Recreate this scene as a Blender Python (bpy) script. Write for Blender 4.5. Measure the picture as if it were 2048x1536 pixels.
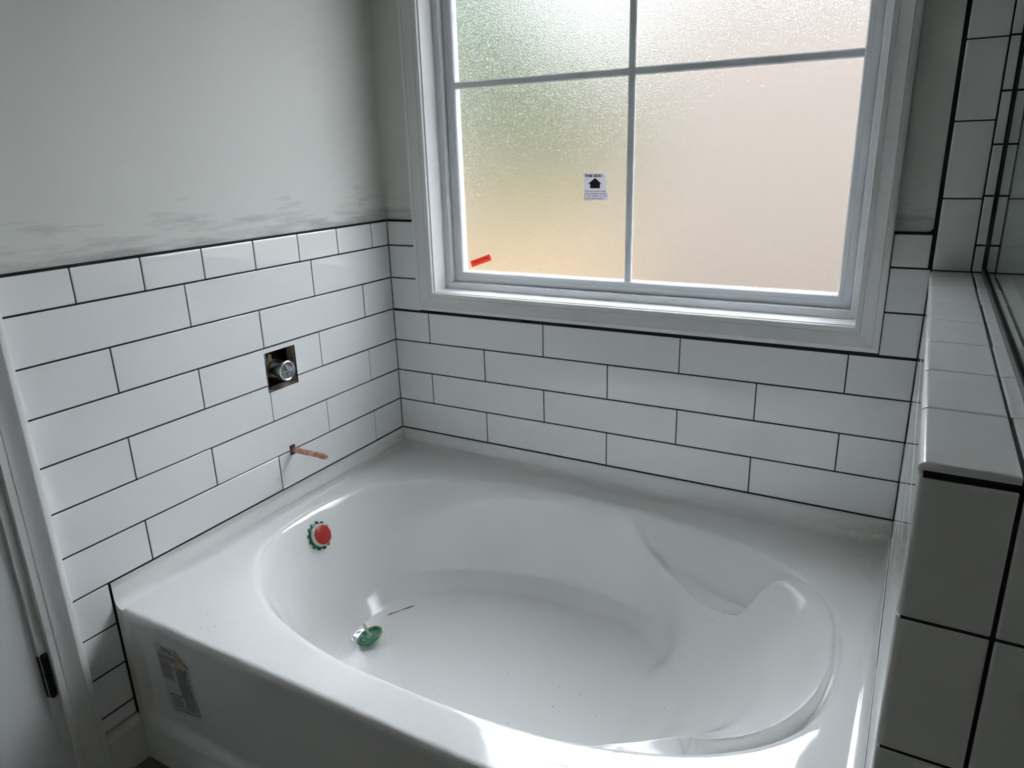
import bpy, bmesh, math, random
from mathutils import Vector, Matrix
random.seed(7)
for o in list(bpy.data.objects):
    bpy.data.objects.remove(o)
SC = bpy.context.scene
COL = SC.collection
PI = math.pi
ZO = 0.475            # modelling frame has z = 0 at the tub flange; the room floor is world z = 0

# ------------------------------------------------------------------ camera
cam_d = bpy.data.cameras.new('camera')
cam = bpy.data.objects.new('camera', cam_d)
COL.objects.link(cam)
cam_d.sensor_width = 36.0
cam_d.lens = 1442.8 / 2048 * 36.0
cam_d.clip_start = 0.02
cam.matrix_world = Matrix(((0.8726, -0.1264, 0.4719, 1.4891),
                           (0.4878, 0.2791, -0.8272, -1.8394),
                           (-0.0272, 0.9519, 0.3052, 0.8906 + ZO),
                           (0, 0, 0, 1)))
SC.camera = cam

# ------------------------------------------------------------------ overcast sky (CIE overcast, brighter at the zenith)
SKY = 10.5
world = bpy.data.worlds.new('overcast_sky')
SC.world = world
world.use_nodes = True
nt = world.node_tree
nt.nodes.clear()
w_out = nt.nodes.new('ShaderNodeOutputWorld')
w_bg = nt.nodes.new('ShaderNodeBackground')
w_geo = nt.nodes.new('ShaderNodeTexCoord')
w_sep = nt.nodes.new('ShaderNodeSeparateXYZ')
w_cl = nt.nodes.new('ShaderNodeClamp')
w_m = nt.nodes.new('ShaderNodeMath'); w_m.operation = 'MULTIPLY_ADD'
nt.links.new(w_geo.outputs['Generated'], w_sep.inputs[0])
nt.links.new(w_sep.outputs['Z'], w_cl.inputs['Value'])
nt.links.new(w_cl.outputs[0], w_m.inputs[0])
w_m.inputs[1].default_value = SKY * 2 / 3
w_m.inputs[2].default_value = SKY / 3
w_bg.inputs['Color'].default_value = (0.84, 0.93, 1.0, 1)
nt.links.new(w_m.outputs[0], w_bg.inputs['Strength'])
nt.links.new(w_bg.outputs[0], w_out.inputs[0])

# hazy sun high outside the window, softened by thin cloud
sun_d = bpy.data.lights.new('hazy_sun', 'SUN')
sun_d.energy = 22.0
sun_d.angle = math.radians(62)
sun_d.color = (0.93, 0.965, 1.0)
sun = bpy.data.objects.new('hazy_sun', sun_d)
COL.objects.link(sun)
sun.location = (3, 5, 8)
sun.rotation_euler = Vector((-0.12, -0.73, -0.67)).to_track_quat('-Z', 'Y').to_euler()

vs = SC.view_settings
SC.display_settings.display_device = 'sRGB'
vs.view_transform = 'Standard'
vs.look = 'None'
vs.gamma = 1.0
vs.use_curve_mapping = False
vs.exposure = 0.06
cy = SC.cycles
cy.use_denoising = True
cy.max_bounces = 14
cy.diffuse_bounces = 7
cy.glossy_bounces = 5
cy.transmission_bounces = 8
cy.sample_clamp_indirect = 20.0

# ------------------------------------------------------------------ materials
def mat(name, color, rough=0.5, metal=0.0, ior=1.5, spec=None, coat=0.0):
    m = bpy.data.materials.new(name)
    m.use_nodes = True
    b = m.node_tree.nodes['Principled BSDF']
    b.inputs['Base Color'].default_value = (*color, 1)
    b.inputs['Roughness'].default_value = rough
    b.inputs['Metallic'].default_value = metal
    b.inputs['IOR'].default_value = ior
    if coat:
        b.inputs['Coat Weight'].default_value = coat
        b.inputs['Coat Roughness'].default_value = 0.05
    return m

def N(m, kind, **kw):
    n = m.node_tree.nodes.new(kind)
    for k, v in kw.items():
        setattr(n, k, v)
    return n

def L(m, a, b):
    m.node_tree.links.new(a, b)

def bsdf(m):
    return m.node_tree.nodes['Principled BSDF']

def wpos(m, scale):
    g = N(m, 'ShaderNodeNewGeometry')
    mp = N(m, 'ShaderNodeMapping')
    mp.inputs['Scale'].default_value = scale
    L(m, g.outputs['Position'], mp.inputs['Vector'])
    return mp.outputs[0]

def bump(m, scale, strength, dist=0.001, detail=2.0, vec=(1, 1, 1)):
    n = N(m, 'ShaderNodeTexNoise')
    n.inputs['Scale'].default_value = scale
    n.inputs['Detail'].default_value = detail
    L(m, wpos(m, vec), n.inputs['Vector'])
    b = N(m, 'ShaderNodeBump')
    b.inputs['Strength'].default_value = strength
    b.inputs['Distance'].default_value = dist
    L(m, n.outputs['Fac'], b.inputs['Height'])
    L(m, b.outputs[0], bsdf(m).inputs['Normal'])
    return m

def mottle(m, c1, c2, scale, lo=0.35, hi=0.65, vec=(1, 1, 1), detail=4.0):
    n = N(m, 'ShaderNodeTexNoise')
    n.inputs['Scale'].default_value = scale
    n.inputs['Detail'].default_value = detail
    L(m, wpos(m, vec), n.inputs['Vector'])
    r = N(m, 'ShaderNodeValToRGB')
    r.color_ramp.elements[0].position = lo
    r.color_ramp.elements[1].position = hi
    r.color_ramp.elements[0].color = (*c1, 1)
    r.color_ramp.elements[1].color = (*c2, 1)
    L(m, n.outputs['Fac'], r.inputs[0])
    L(m, r.outputs[0], bsdf(m).inputs['Base Color'])
    return m

M = {}
M['tile'] = bump(mat('glazed_white_tile', (0.88, 0.89, 0.89), 0.045, ior=1.62), 9.0, 0.03, 0.002)
M['bullnose'] = bump(mat('glazed_bullnose_tile', (0.88, 0.89, 0.88), 0.035, ior=1.62), 22.0, 0.08, 0.002)
M['grout'] = bump(mat('charcoal_grout', (0.008, 0.008, 0.011), 0.9), 600, 0.4)
M['acrylic'] = bump(mat('white_acrylic', (0.885, 0.89, 0.88), 0.06, coat=0.2), 500, 0.02, 0.0003)
def corner_dust(m):
    g = N(m, 'ShaderNodeNewGeometry')
    d = N(m, 'ShaderNodeVectorMath', operation='DISTANCE')
    d.inputs[1].default_value = (1.49, -.03, ZO - .065)
    L(m, g.outputs['Position'], d.inputs[0])
    k = N(m, 'ShaderNodeMapRange')
    k.inputs['From Min'].default_value = .24; k.inputs['From Max'].default_value = .0
    k.inputs['To Max'].default_value = .55
    L(m, d.outputs['Value'], k.inputs['Value'])
    n = N(m, 'ShaderNodeTexNoise')
    n.inputs['Scale'].default_value = 90; n.inputs['Detail'].default_value = 6
    L(m, g.outputs['Position'], n.inputs['Vector'])
    q = N(m, 'ShaderNodeMath', operation='MULTIPLY')
    L(m, k.outputs[0], q.inputs[0]); L(m, n.outputs['Fac'], q.inputs[1])
    x = N(m, 'ShaderNodeMix', data_type='RGBA')
    x.inputs['A'].default_value = bsdf(m).inputs['Base Color'].default_value
    x.inputs['B'].default_value = (.40, .31, .19, 1)
    L(m, q.outputs[0], x.inputs['Factor']); L(m, x.outputs['Result'], bsdf(m).inputs['Base Color'])
corner_dust(M['acrylic'])
def smudges(m):          # hand smears and dust film on the gloss
    n = N(m, 'ShaderNodeTexNoise')
    n.inputs['Scale'].default_value = 16; n.inputs['Detail'].default_value = 7
    n.inputs['Distortion'].default_value = 1.2
    L(m, wpos(m, (1, 1, 1)), n.inputs['Vector'])
    k = N(m, 'ShaderNodeMapRange')
    k.inputs['From Min'].default_value = .42; k.inputs['From Max'].default_value = .66
    k.inputs['To Min'].default_value = .045; k.inputs['To Max'].default_value = .15
    L(m, n.outputs['Fac'], k.inputs['Value']); L(m, k.outputs[0], bsdf(m).inputs['Roughness'])
smudges(M['acrylic'])
M['casing'] = mat('white_trim_paint', (0.83, 0.835, 0.825), 0.30)
M['vinyl'] = mat('white_vinyl', (0.80, 0.83, 0.86), 0.3)
M['door'] = bump(mat('white_door_paint', (0.83, 0.85, 0.86), 0.38), 90, 0.04)
M['black_metal'] = mat('black_metal', (0.012, 0.012, 0.013), 0.35, 0.4)
M['chrome'] = mat('chrome', (0.75, 0.76, 0.78), 0.08, 1.0)
M['steel'] = mat('worn_steel', (0.74, 0.75, 0.76), 0.25, 1.0)
M['brass'] = mottle(mat('brass', (0.45, 0.31, 0.12), 0.4, 0.8), (0.45, 0.30, 0.10), (0.30, 0.22, 0.12), 60)
M['copper'] = mottle(mat('copper', (0.6, 0.3, 0.2), 0.38, 0.75), (0.52, 0.24, 0.16), (0.72, 0.45, 0.36), 70, 0.4, 0.6)
M['cap_grey'] = mat('grey_plastic', (0.36, 0.39, 0.41), 0.4)
M['pipe_white'] = mat('white_pex', (0.62, 0.60, 0.55), 0.45)
M['pipe_grey'] = mat('grey_fitting', (0.34, 0.38, 0.43), 0.45)
M['cavity'] = mottle(mat('cavity_wood', (0.02, 0.015, 0.01), 0.9), (0.012, 0.009, 0.007), (0.04, 0.028, 0.018), 12)
M['backer'] = mottle(mat('backer_board', (0.3, 0.26, 0.22), 0.9), (0.10, 0.08, 0.065), (0.36, 0.31, 0.26), 45)
M['green'] = mat('green_plastic', (0.02, 0.20, 0.085), 0.25)
M['green_clear'] = mat('green_clear_plastic', (0.02, 0.17, 0.075), 0.15)
M['stem_clear'] = mat('clear_stem', (0.40, 0.48, 0.42), 0.15)
M['red'] = mat('red_label', (0.50, 0.030, 0.028), 0.35)
M['white_plastic'] = mat('white_plastic', (0.75, 0.74, 0.70), 0.35)
M['paper'] = mat('white_paper', (0.62, 0.62, 0.62), 0.7)
M['sticker_paper'] = mat('sticker_paper', (0.72, 0.71, 0.74), 0.6)
M['paper_back'] = mottle(mat('tan_paper_back', (0.45, 0.36, 0.24), 0.8), (0.42, 0.33, 0.22), (0.52, 0.44, 0.32), 80)
def translucent(m, amount):
    t = N(m, 'ShaderNodeBsdfTranslucent')
    t.inputs['Color'].default_value = bsdf(m).inputs['Base Color'].default_value
    x = N(m, 'ShaderNodeMixShader')
    x.inputs[0].default_value = amount
    o = [n for n in m.node_tree.nodes if n.type == 'OUTPUT_MATERIAL'][0]
    L(m, bsdf(m).outputs[0], x.inputs[1]); L(m, t.outputs[0], x.inputs[2]); L(m, x.outputs[0], o.inputs[0])
M['ink'] = mat('black_ink', (0.012, 0.012, 0.015), 0.6)
M['ink_grey'] = mat('grey_ink', (0.16, 0.16, 0.17), 0.7)
M['ink_red'] = mat('dark_red_ink', (0.25, 0.02, 0.012), 0.6)
M['orange'] = mat('orange_sticker', (0.86, 0.15, 0.075), 0.55)
translucent(M['sticker_paper'], 0.45)
translucent(M['orange'], 0.45)
M['grit'] = mat('dark_grit', (0.05, 0.05, 0.045), 0.9)
M['splinter'] = mottle(mat('brown_splinter', (0.35, 0.2, 0.1), 0.8), (0.30, 0.15, 0.07), (0.45, 0.30, 0.18), 90)
M['floor'] = mottle(mat('dark_floor', (0.05, 0.048, 0.045), 0.5), (0.20, 0.185, 0.16), (0.28, 0.26, 0.23), 14)
M['ceiling'] = bump(mat('ceiling_paint', (0.84, 0.84, 0.82), 0.8), 120, 0.1)
M['room'] = bump(mat('room_paint', (0.80, 0.80, 0.77), 0.7), 160, 0.08)
# outside
M['straw'] = mottle(mat('straw_ground', (0.6, 0.45, 0.2), 0.95), (0.082, 0.044, 0.008), (0.105, 0.060, 0.014), 0.5)
M['siding'] = bump(mat('pink_beige_siding', (0.205, 0.166, 0.138), 0.8), 3, 0.1)
M['siding_own'] = mat('own_siding', (0.35, 0.34, 0.32), 0.8)
M['roof'] = mottle(mat('roof_shingle', (0.3, 0.27, 0.25), 0.9), (0.26, 0.23, 0.22), (0.36, 0.32, 0.30), 2)
M['leaf'] = mottle(mat('tree_leaves', (0.1, 0.2, 0.05), 0.7), (0.035, 0.062, 0.022), (0.07, 0.105, 0.036), 1.3)
M['leaf_pale'] = mottle(mat('hedge_leaves', (0.2, 0.3, 0.1), 0.7), (0.06, 0.075, 0.018), (0.10, 0.11, 0.03), 1.3)
M['bark'] = mottle(mat('bark', (0.1, 0.07, 0.05), 0.9), (0.08, 0.06, 0.04), (0.14, 0.1, 0.07), 5)
M['grey_siding'] = mat('grey_beige_siding', (0.17, 0.16, 0.13), 0.85)

# drywall paint with charcoal grout smears above the tile edge
def drywall():
    m = mat('grey_white_wall_paint', (0.74, 0.75, 0.71), 0.55)
    g = N(m, 'ShaderNodeNewGeometry')
    s = N(m, 'ShaderNodeSeparateXYZ')
    L(m, g.outputs['Position'], s.inputs[0])
    hgt = N(m, 'ShaderNodeMapRange')                     # 1 at the tile edge, 0 a hand above it
    hgt.inputs['From Min'].default_value = ZO + 0.70 + 0.115
    hgt.inputs['From Max'].default_value = ZO + 0.70
    L(m, s.outputs['Z'], hgt.inputs['Value'])
    n = N(m, 'ShaderNodeTexNoise')
    n.inputs['Scale'].default_value = 1.0
    n.inputs['Detail'].default_value = 5.0
    n.inputs['Roughness'].default_value = 0.62
    L(m, wpos(m, (6, 6, 42)), n.inputs['Vector'])
    pw = N(m, 'ShaderNodeMath', operation='POWER')
    pw.inputs[1].default_value = 1.3
    L(m, hgt.outputs[0], pw.inputs[0])
    ad = N(m, 'ShaderNodeMath', operation='MULTIPLY_ADD')
    ad.inputs[1].default_value = 0.26
    L(m, pw.outputs[0], ad.inputs[0])
    L(m, n.outputs['Fac'], ad.inputs[2])
    r = N(m, 'ShaderNodeMapRange')
    r.inputs['From Min'].default_value = 0.60
    r.inputs['From Max'].default_value = 0.98
    r.inputs['To Max'].default_value = 0.62
    L(m, ad.outputs[0], r.inputs['Value'])
    mul = N(m, 'ShaderNodeMath', operation='MULTIPLY')   # no smears far above the tile
    gate = N(m, 'ShaderNodeMath', operation='GREATER_THAN')
    gate.inputs[1].default_value = 0.001
    L(m, hgt.outputs[0], gate.inputs[0])
    L(m, r.outputs[0], mul.inputs[0]); L(m, gate.outputs[0], mul.inputs[1])
    mix = N(m, 'ShaderNodeMix', data_type='RGBA')
    mix.inputs['A'].default_value = (0.74, 0.75, 0.71, 1)
    mix.inputs['B'].default_value = (0.08, 0.08, 0.085, 1)
    L(m, mul.outputs[0], mix.inputs['Factor'])
    L(m, mix.outputs['Result'], bsdf(m).inputs['Base Color'])
    return bump(m, 160, 0.10)
M['drywall'] = drywall()

def frosted():
    m = bpy.data.materials.new('frosted_glass')
    m.use_nodes = True
    t = m.node_tree
    t.nodes.clear()
    o = t.nodes.new('ShaderNodeOutputMaterial')
    gl = t.nodes.new('ShaderNodeBsdfGlass')
    gl.inputs['Roughness'].default_value = 0.20
    gl.inputs['IOR'].default_value = 1.5
    gl.inputs['Color'].default_value = (0.97, 0.975, 0.985, 1)
    n = t.nodes.new('ShaderNodeTexNoise')
    n.inputs['Scale'].default_value = 430.0
    n.inputs['Detail'].default_value = 1.5
    g = t.nodes.new('ShaderNodeNewGeometry')
    t.links.new(g.outputs['Position'], n.inputs['Vector'])
    b = t.nodes.new('ShaderNodeBump')
    b.inputs['Strength'].default_value = 0.6
    b.inputs['Distance'].default_value = 0.0012
    t.links.new(n.outputs['Fac'], b.inputs['Height'])
    t.links.new(b.outputs[0], gl.inputs['Normal'])
    t.links.new(gl.outputs[0], o.inputs[0])
    return m
M['frosted'] = frosted()

def clear_glass():
    m = bpy.data.materials.new('clear_glass')
    m.use_nodes = True
    t = m.node_tree
    t.nodes.clear()
    o = t.nodes.new('ShaderNodeOutputMaterial')
    gl = t.nodes.new('ShaderNodeBsdfGlass')
    gl.inputs['Roughness'].default_value = 0.0
    gl.inputs['IOR'].default_value = 1.5
    gl.inputs['Color'].default_value = (0.93, 0.97, 0.95, 1)
    t.links.new(gl.outputs[0], o.inputs[0])
    return m
M['clear'] = clear_glass()

# ------------------------------------------------------------------ object helpers
def wloc(o):
    v = Vector((0, 0, 0))
    while o is not None:
        v += Vector(o.location)
        o = o.parent
    return v

def obj(name, verts, faces, m, parent=None, smooth=False, origin=None):
    """one mesh object; verts in the modelling frame, origin at the foot of the mesh"""
    vs_ = [Vector((v[0], v[1], v[2] + ZO)) for v in verts]
    if origin is None:
        xs = [v.x for v in vs_]; ys = [v.y for v in vs_]; zs = [v.z for v in vs_]
        org = Vector(((min(xs) + max(xs)) / 2, (min(ys) + max(ys)) / 2, min(zs)))
    else:
        org = Vector((origin[0], origin[1], origin[2] + ZO))
    me = bpy.data.meshes.new(name)
    me.from_pydata([v - org for v in vs_], [], faces)
    me.materials.append(m)
    if smooth:
        for p in me.polygons:
            p.use_smooth = True
    me.update()
    o = bpy.data.objects.new(name, me)
    COL.objects.link(o)
    if parent is not None:
        o.parent = parent
        o.location = org - wloc(parent)
    else:
        o.location = org
    return o

def empty(name, x, y, z):
    o = bpy.data.objects.new(name, None)
    o.empty_display_size = 0.05
    COL.objects.link(o)
    o.location = (x, y, z + ZO)
    return o

def tag(o, label, cat, group=None):
    o['label'] = label
    o['category'] = cat
    if group:
        o['group'] = group
    return o

def struct(o):
    o['kind'] = 'structure'
    return o

def fix_normals(o, angle=None):
    bm = bmesh.new()
    bm.from_mesh(o.data)
    bmesh.ops.remove_doubles(bm, verts=bm.verts, dist=1e-6)
    bmesh.ops.recalc_face_normals(bm, faces=bm.faces)
    bm.to_mesh(o.data)
    bm.free()
    if angle is not None:
        for p in o.data.polygons:
            p.use_smooth = True
        o.data.set_sharp_from_angle(angle=angle)
    return o

class MB:
    """collects geometry for one mesh"""
    def __init__(s):
        s.v = []; s.f = []
    def add(s, v, f):
        n = len(s.v)
        s.v += [tuple(p) for p in v]
        s.f += [[i + n for i in q] for q in f]
    def box(s, x0, x1, y0, y1, z0, z1):
        s.add([(x0, y0, z0), (x1, y0, z0), (x1, y1, z0), (x0, y1, z0), (x0, y0, z1), (x1, y0, z1), (x1, y1, z1), (x0, y1, z1)],
              [(0, 3, 2, 1), (4, 5, 6, 7), (0, 1, 5, 4), (1, 2, 6, 5), (2, 3, 7, 6), (3, 0, 4, 7)])
    def tube(s, p0, p1, r0, r1=None, n=20, cap=True):
        p0 = Vector(p0); p1 = Vector(p1); r1 = r0 if r1 is None else r1
        d = (p1 - p0).normalized()
        a = d.orthogonal().normalized(); b = d.cross(a)
        v = []
        for p, r in ((p0, r0), (p1, r1)):
            v += [p + (a * math.cos(2 * PI * k / n) + b * math.sin(2 * PI * k / n)) * r for k in range(n)]
        f = [(k, (k + 1) % n, n + (k + 1) % n, n + k) for k in range(n)]
        if cap:
            f += [tuple(range(n - 1, -1, -1)), tuple(range(n, 2 * n))]
        s.add(v, f)
    def lathe(s, c, axis, prof, n=40, rf=None):
        """prof: list of (radius, height along axis)"""
        c = Vector(c); d = Vector(axis).normalized()
        a = d.orthogonal().normalized(); b = d.cross(a)
        v = []
        for i, (r, h) in enumerate(prof):
            for k in range(n):
                t = 2 * PI * k / n
                rr = r if rf is None else rf(i, r, t)
                v.append(c + d * h + (a * math.cos(t) + b * math.sin(t)) * rr)
        f = []
        for i in range(len(prof) - 1):
            for k in range(n):
                f.append((i * n + k, i * n + (k + 1) % n, (i + 1) * n + (k + 1) % n, (i + 1) * n + k))
        if prof[0][0] > 1e-5:
            f.append(tuple(range(n - 1, -1, -1)))
        if prof[-1][0] > 1e-5:
            m_ = (len(prof) - 1) * n
            f.append(tuple(range(m_, m_ + n)))
        s.add(v, f)
    def build(s, name, m, parent=None, smooth=None):
        o = obj(name, s.v, s.f, m, parent)
        fix_normals(o, smooth)
        return o

SM = math.radians(40)

# plane frames: (u, v, d) -> x, y, z with d pointing into the room
def P_left(u, v, d): return (d, u, v)              # u = y
def P_back(u, v, d): return (u, -d, v)             # u = x
def P_pony(u, v, d): return (1.5129 - d, u, v)     # tub face of the half wall, u = y
def P_cap(u, v, d): return (u, v, 0.6178 + d)      # u = x, v = y
def P_end(u, v, d): return (u, -1.1462 - d, v)     # u = x
W = 1.5129
H = 0.1034

def slab(rect, holes, d0, d1, P):
    """verts, faces of a rectangle with rectangular holes, from depth d1 (back) to d0 (front)"""
    u0, u1, v0, v1 = rect
    us = sorted({u0, u1, *[min(max(h[i], u0), u1) for h in holes for i in (0, 1)]})
    vs2 = sorted({v0, v1, *[min(max(h[i], v0), v1) for h in holes for i in (2, 3)]})
    def solid(i, j):
        if not (0 <= i < len(us) - 1 and 0 <= j < len(vs2) - 1):
            return False
        cu = (us[i] + us[i + 1]) / 2; cv = (vs2[j] + vs2[j + 1]) / 2
        return not any(h[0] < cu < h[1] and h[2] < cv < h[3] for h in holes)
    b = MB()
    for i in range(len(us) - 1):
        for j in range(len(vs2) - 1):
            if not solid(i, j):
                continue
            a, c, e, g = us[i], us[i + 1], vs2[j], vs2[j + 1]
            b.add([P(a, e, d0), P(c, e, d0), P(c, g, d0), P(a, g, d0)], [(0, 1, 2, 3)])
            b.add([P(a, e, d1), P(c, e, d1), P(c, g, d1), P(a, g, d1)], [(3, 2, 1, 0)])
            for di, dj, q in ((-1, 0, ((a, g), (a, e))), (1, 0, ((c, e), (c, g))), (0, -1, ((a, e), (c, e))), (0, 1, ((c, g), (a, g)))):
                if not solid(i + di, j + dj):
                    (p, r), (s, t) = q
                    b.add([P(p, r, d0), P(s, t, d0), P(s, t, d1), P(p, r, d1)], [(3, 2, 1, 0)])
    return b

def tile(parent, P, u0, u1, v0, v1, holes=(), m='tile', bev=0.0009, th=0.008, d=0.0, name='tile'):
    """one field tile with a small arris bevel, or a cut one with holes"""
    if holes:
        return slab((u0, u1, v0, v1), holes, d, d - th, P).build(name, M[m], parent)
    tu, tv = random.uniform(-.0003, .0003), random.uniform(-.00018, .00018)
    b = MB()
    B = bev
    v = [P(u0, v0, d - th), P(u1, v0, d - th), P(u1, v1, d - th), P(u0, v1, d - th),
         P(u0, v0, d - B), P(u1, v0, d - B), P(u1, v1, d - B), P(u0, v1, d - B),
         P(u0 + B, v0 + B, d - tu - tv), P(u1 - B, v0 + B, d + tu - tv), P(u1 - B, v1 - B, d + tu + tv), P(u0 + B, v1 - B, d - tu + tv)]
    b.add(v, [(0, 1, 5, 4), (1, 2, 6, 5), (2, 3, 7, 6), (3, 0, 4, 7), (4, 5, 9, 8), (5, 6, 10, 9), (6, 7, 11, 10), (7, 4, 8, 11), (8, 9, 10, 11)])
    return b.build(name, M[m], parent)

def bullnose(parent, P, u0, u1, v0, v1, edge, r=0.007, th=0.008, d=0.0, name='bullnose_tile'):
    """edge tile with one long rounded edge ('v1', 'u0', 'u1') and softened arrises"""
    c = 0.0018
    if edge == 'v1':
        a0, a1, b0, b1 = u0, u1, v0, v1
        Q = lambda a, b, e: P(a, b, e)
    elif edge == 'u0':
        a0, a1, b0, b1 = v0, v1, -u1, -u0
        Q = lambda a, b, e: P(-b, a, e)
    else:
        a0, a1, b0, b1 = v0, v1, u0, u1
        Q = lambda a, b, e: P(b, a, e)
    prof = [(b0, d - th), (b0, d - c), (b0 + 0.0006, d - 0.0005), (b0 + c, d), (b0 + c + .0012, d), (b1 - r - .0012, d)]
    for k in range(7):
        t = k / 6 * PI / 2
        prof.append((b1 - r + r * math.sin(t), d - r + r * math.cos(t)))
    prof.append((b1, d - th))
    b = MB()
    n = len(prof)
    secs = [(a0, -c), (a0 + 0.0006, -0.0005), (a0 + c, 0), (a0 + c + .0012, 0), (a1 - c - .0012, 0), (a1 - c, 0), (a1 - 0.0006, -0.0005), (a1, -c)]
    v = []
    for a, dd in secs:
        for q, e in prof:
            v.append(Q(a, q, max(e + dd, d - th)))
    f = []
    for i in range(len(secs) - 1):
        for k in range(n - 1):
            f.append((i * n + k, i * n + k + 1, (i + 1) * n + k + 1, (i + 1) * n + k))
    f.append(tuple(range(n)))
    f.append(tuple(range((len(secs) - 1) * n + n - 1, (len(secs) - 1) * n - 1, -1)))
    b.add(v, f)
    return b.build(name, M['bullnose'], parent, SM)

# ================================================================== ROOM SHELL
GZ = 0.0037           # grout joint widths
CEIL = 2.26
GRADE = -1.3
FLOOR = -0.475
REAR = -4.6
DOOR = (-2.06, -1.2150, FLOOR, 1.60)
HOLE = (-0.5551, -0.4445, 0.2898, 0.3995)
PIPEH = (-0.5085, -0.4890, 0.0885, 0.1185)

wl = struct(slab((REAR - .1, 0.14, FLOOR - .05, CEIL + .05), [(DOOR[0], DOOR[1], FLOOR - .06, DOOR[3]), (HOLE[0] - .004, HOLE[1] + .003, HOLE[2] - .004, HOLE[3] + .004), (-.512, -.486, .086, .121)], -0.006, -0.022, P_left).build('wall_left', M['drywall']))
gb = slab((-1.163, 0.0, FLOOR + .12, 0.7004), [HOLE, PIPEH], -0.0016, -0.0065, P_left).build('grout_bed', M['grout'], wl)

wb = struct(slab((-0.15, 2.8, FLOOR - .05, CEIL + .05), [(0.158, 1.389, 0.468, 1.705)], -0.006, -0.12, P_back).build('wall_back', M['drywall']))
g2 = slab((0.0, 1.506, -0.05, 0.7004), [(0.158, 1.389, 0.468, 0.72)], -0.0016, -0.0065, P_back).build('grout_bed', M['grout'], wb)
g3 = slab((1.506, 2.72, -0.05, 1.95), [], -0.0016, -0.0065, P_back).build('grout_bed', M['grout'], wb)

b = MB(); b.box(-.2, 2.9, REAR - .1, .12, FLOOR - .06, FLOOR)
fl = struct(b.build('floor', M['floor']))
b = MB(); b.box(-.2, 2.9, REAR - .1, .12, CEIL, CEIL + .05)
struct(b.build('ceiling', M['ceiling']))
b = MB(); b.box(-.2, 2.9, REAR - .1, REAR, FLOOR, CEIL)
struct(b.build('wall_front', M['room']))
b = MB(); b.box(2.708, 2.8, REAR, .0, FLOOR, CEIL)
struct(b.build('wall_right', M['room']))

# ------------------------------------------------------------------ left wall tiles
LP = 0.41
zl = lambda k: (7 - k) * H       # grout line k: 1 = under the top trim, 7 = tub flange
def row(parent, P, joints, z0, z1, holes=(), **kw):
    for a, c in zip(joints[:-1], joints[1:]):
        u0, u1 = min(a, c) + .0014, max(a, c) - .0014
        if u1 - u0 < .004:
            continue
        hs = [h for h in holes if h[0] < u1 and h[1] > u0 and h[2] < z1 and h[3] > z0]
        tile(parent, P, u0, u1, z0 + GZ / 2, z1 - GZ / 2, hs, **kw)

YC = -1.1624
jt = [0.0, -.0777, -.232, -.387, -.541, -.697, -.8555, -1.0105, YC]
for a, c in zip(jt[:-1], jt[1:]):
    bullnose(wl, P_left, c + .0012, a - .0012, zl(1) + GZ / 2, 0.6970, 'v1')
yA = [0.0, -.3463, -.3463 - LP, YC]
yB = [0.0, -.1404, -.1404 - LP, -.1404 - 2 * LP, YC]
HOLES = [HOLE, PIPEH]
for k in range(1, 7):
    row(wl, P_left, yA if k % 2 else yB, zl(k + 1), zl(k), HOLES)
for k in range(7, 11):          # the strip in front of the tub
    z0 = zl(k + 1) if k < 10 else -0.3510
    row(wl, P_left, [-1.0715, YC], z0, zl(k))

# ------------------------------------------------------------------ back wall tiles
CL, CR = 0.1085, 1.4285         # casing outer edges
xC = [0.0, .1385, .1385 + LP, .1385 + 2 * LP, .1385 + 3 * LP, W]
xD = [0.0, .3426, .3426 + LP, .3426 + 2 * LP, W]
for k in range(3, 7):
    row(wb, P_back, xC if k % 2 else xD, zl(k + 1), zl(k) - (0.0035 if k == 3 else 0))
for k in (1, 2):
    row(wb, P_back, [0.0, CL - .0005], zl(k + 1), zl(k))
    row(wb, P_back, [CR + .003, W], zl(k + 1), zl(k))
bullnose(wb, P_back, .0012, CL - .001, zl(1) + GZ / 2, 0.6970, 'v1')
bullnose(wb, P_back, CR + .004, 1.5065, zl(1) + GZ / 2, 0.6970, 'v1')
# bullnose column and shower tile right of the half wall line
cz = [0.6178 + .1555 * k for k in range(9)]
cz[1:] = [.772 + .1555 * k for k in range(8)]
for a, c in zip(cz[:-1], cz[1:]):
    bullnose(wb, P_back, 1.5125, 1.5868, a + .0012, c - .0012, 'u0')
zs = [0.6178] + [0.6756 + .1022 * k for k in range(13)]
for i, (a, c) in enumerate(zip(zs[:-1], zs[1:])):
    row(wb, P_back, [1.5885, 1.9985 - (0 if i % 2 else .205), 2.4085 - (0 if i % 2 else .205), 2.70], a, c)
cf = MB()                        # rounded caulk where the painted strip meets the tile
pts = [(1.506, .7004)] + [(1.506 - .011 + .011 * math.cos(t), .7004 + .011 - .011 * math.sin(t)) for t in [i / 6 * PI / 2 for i in range(7)]]
n = len(pts)
cf.add([P_back(x, z, -.0016) for x, z in pts] + [P_back(x, z, -.0065) for x, z in pts],
       [tuple(range(n))] + [(i, (i + 1) % n, n + (i + 1) % n, n + i) for i in range(n)])
cf.build('caulk_fillet', M['grout'], wb)

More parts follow.
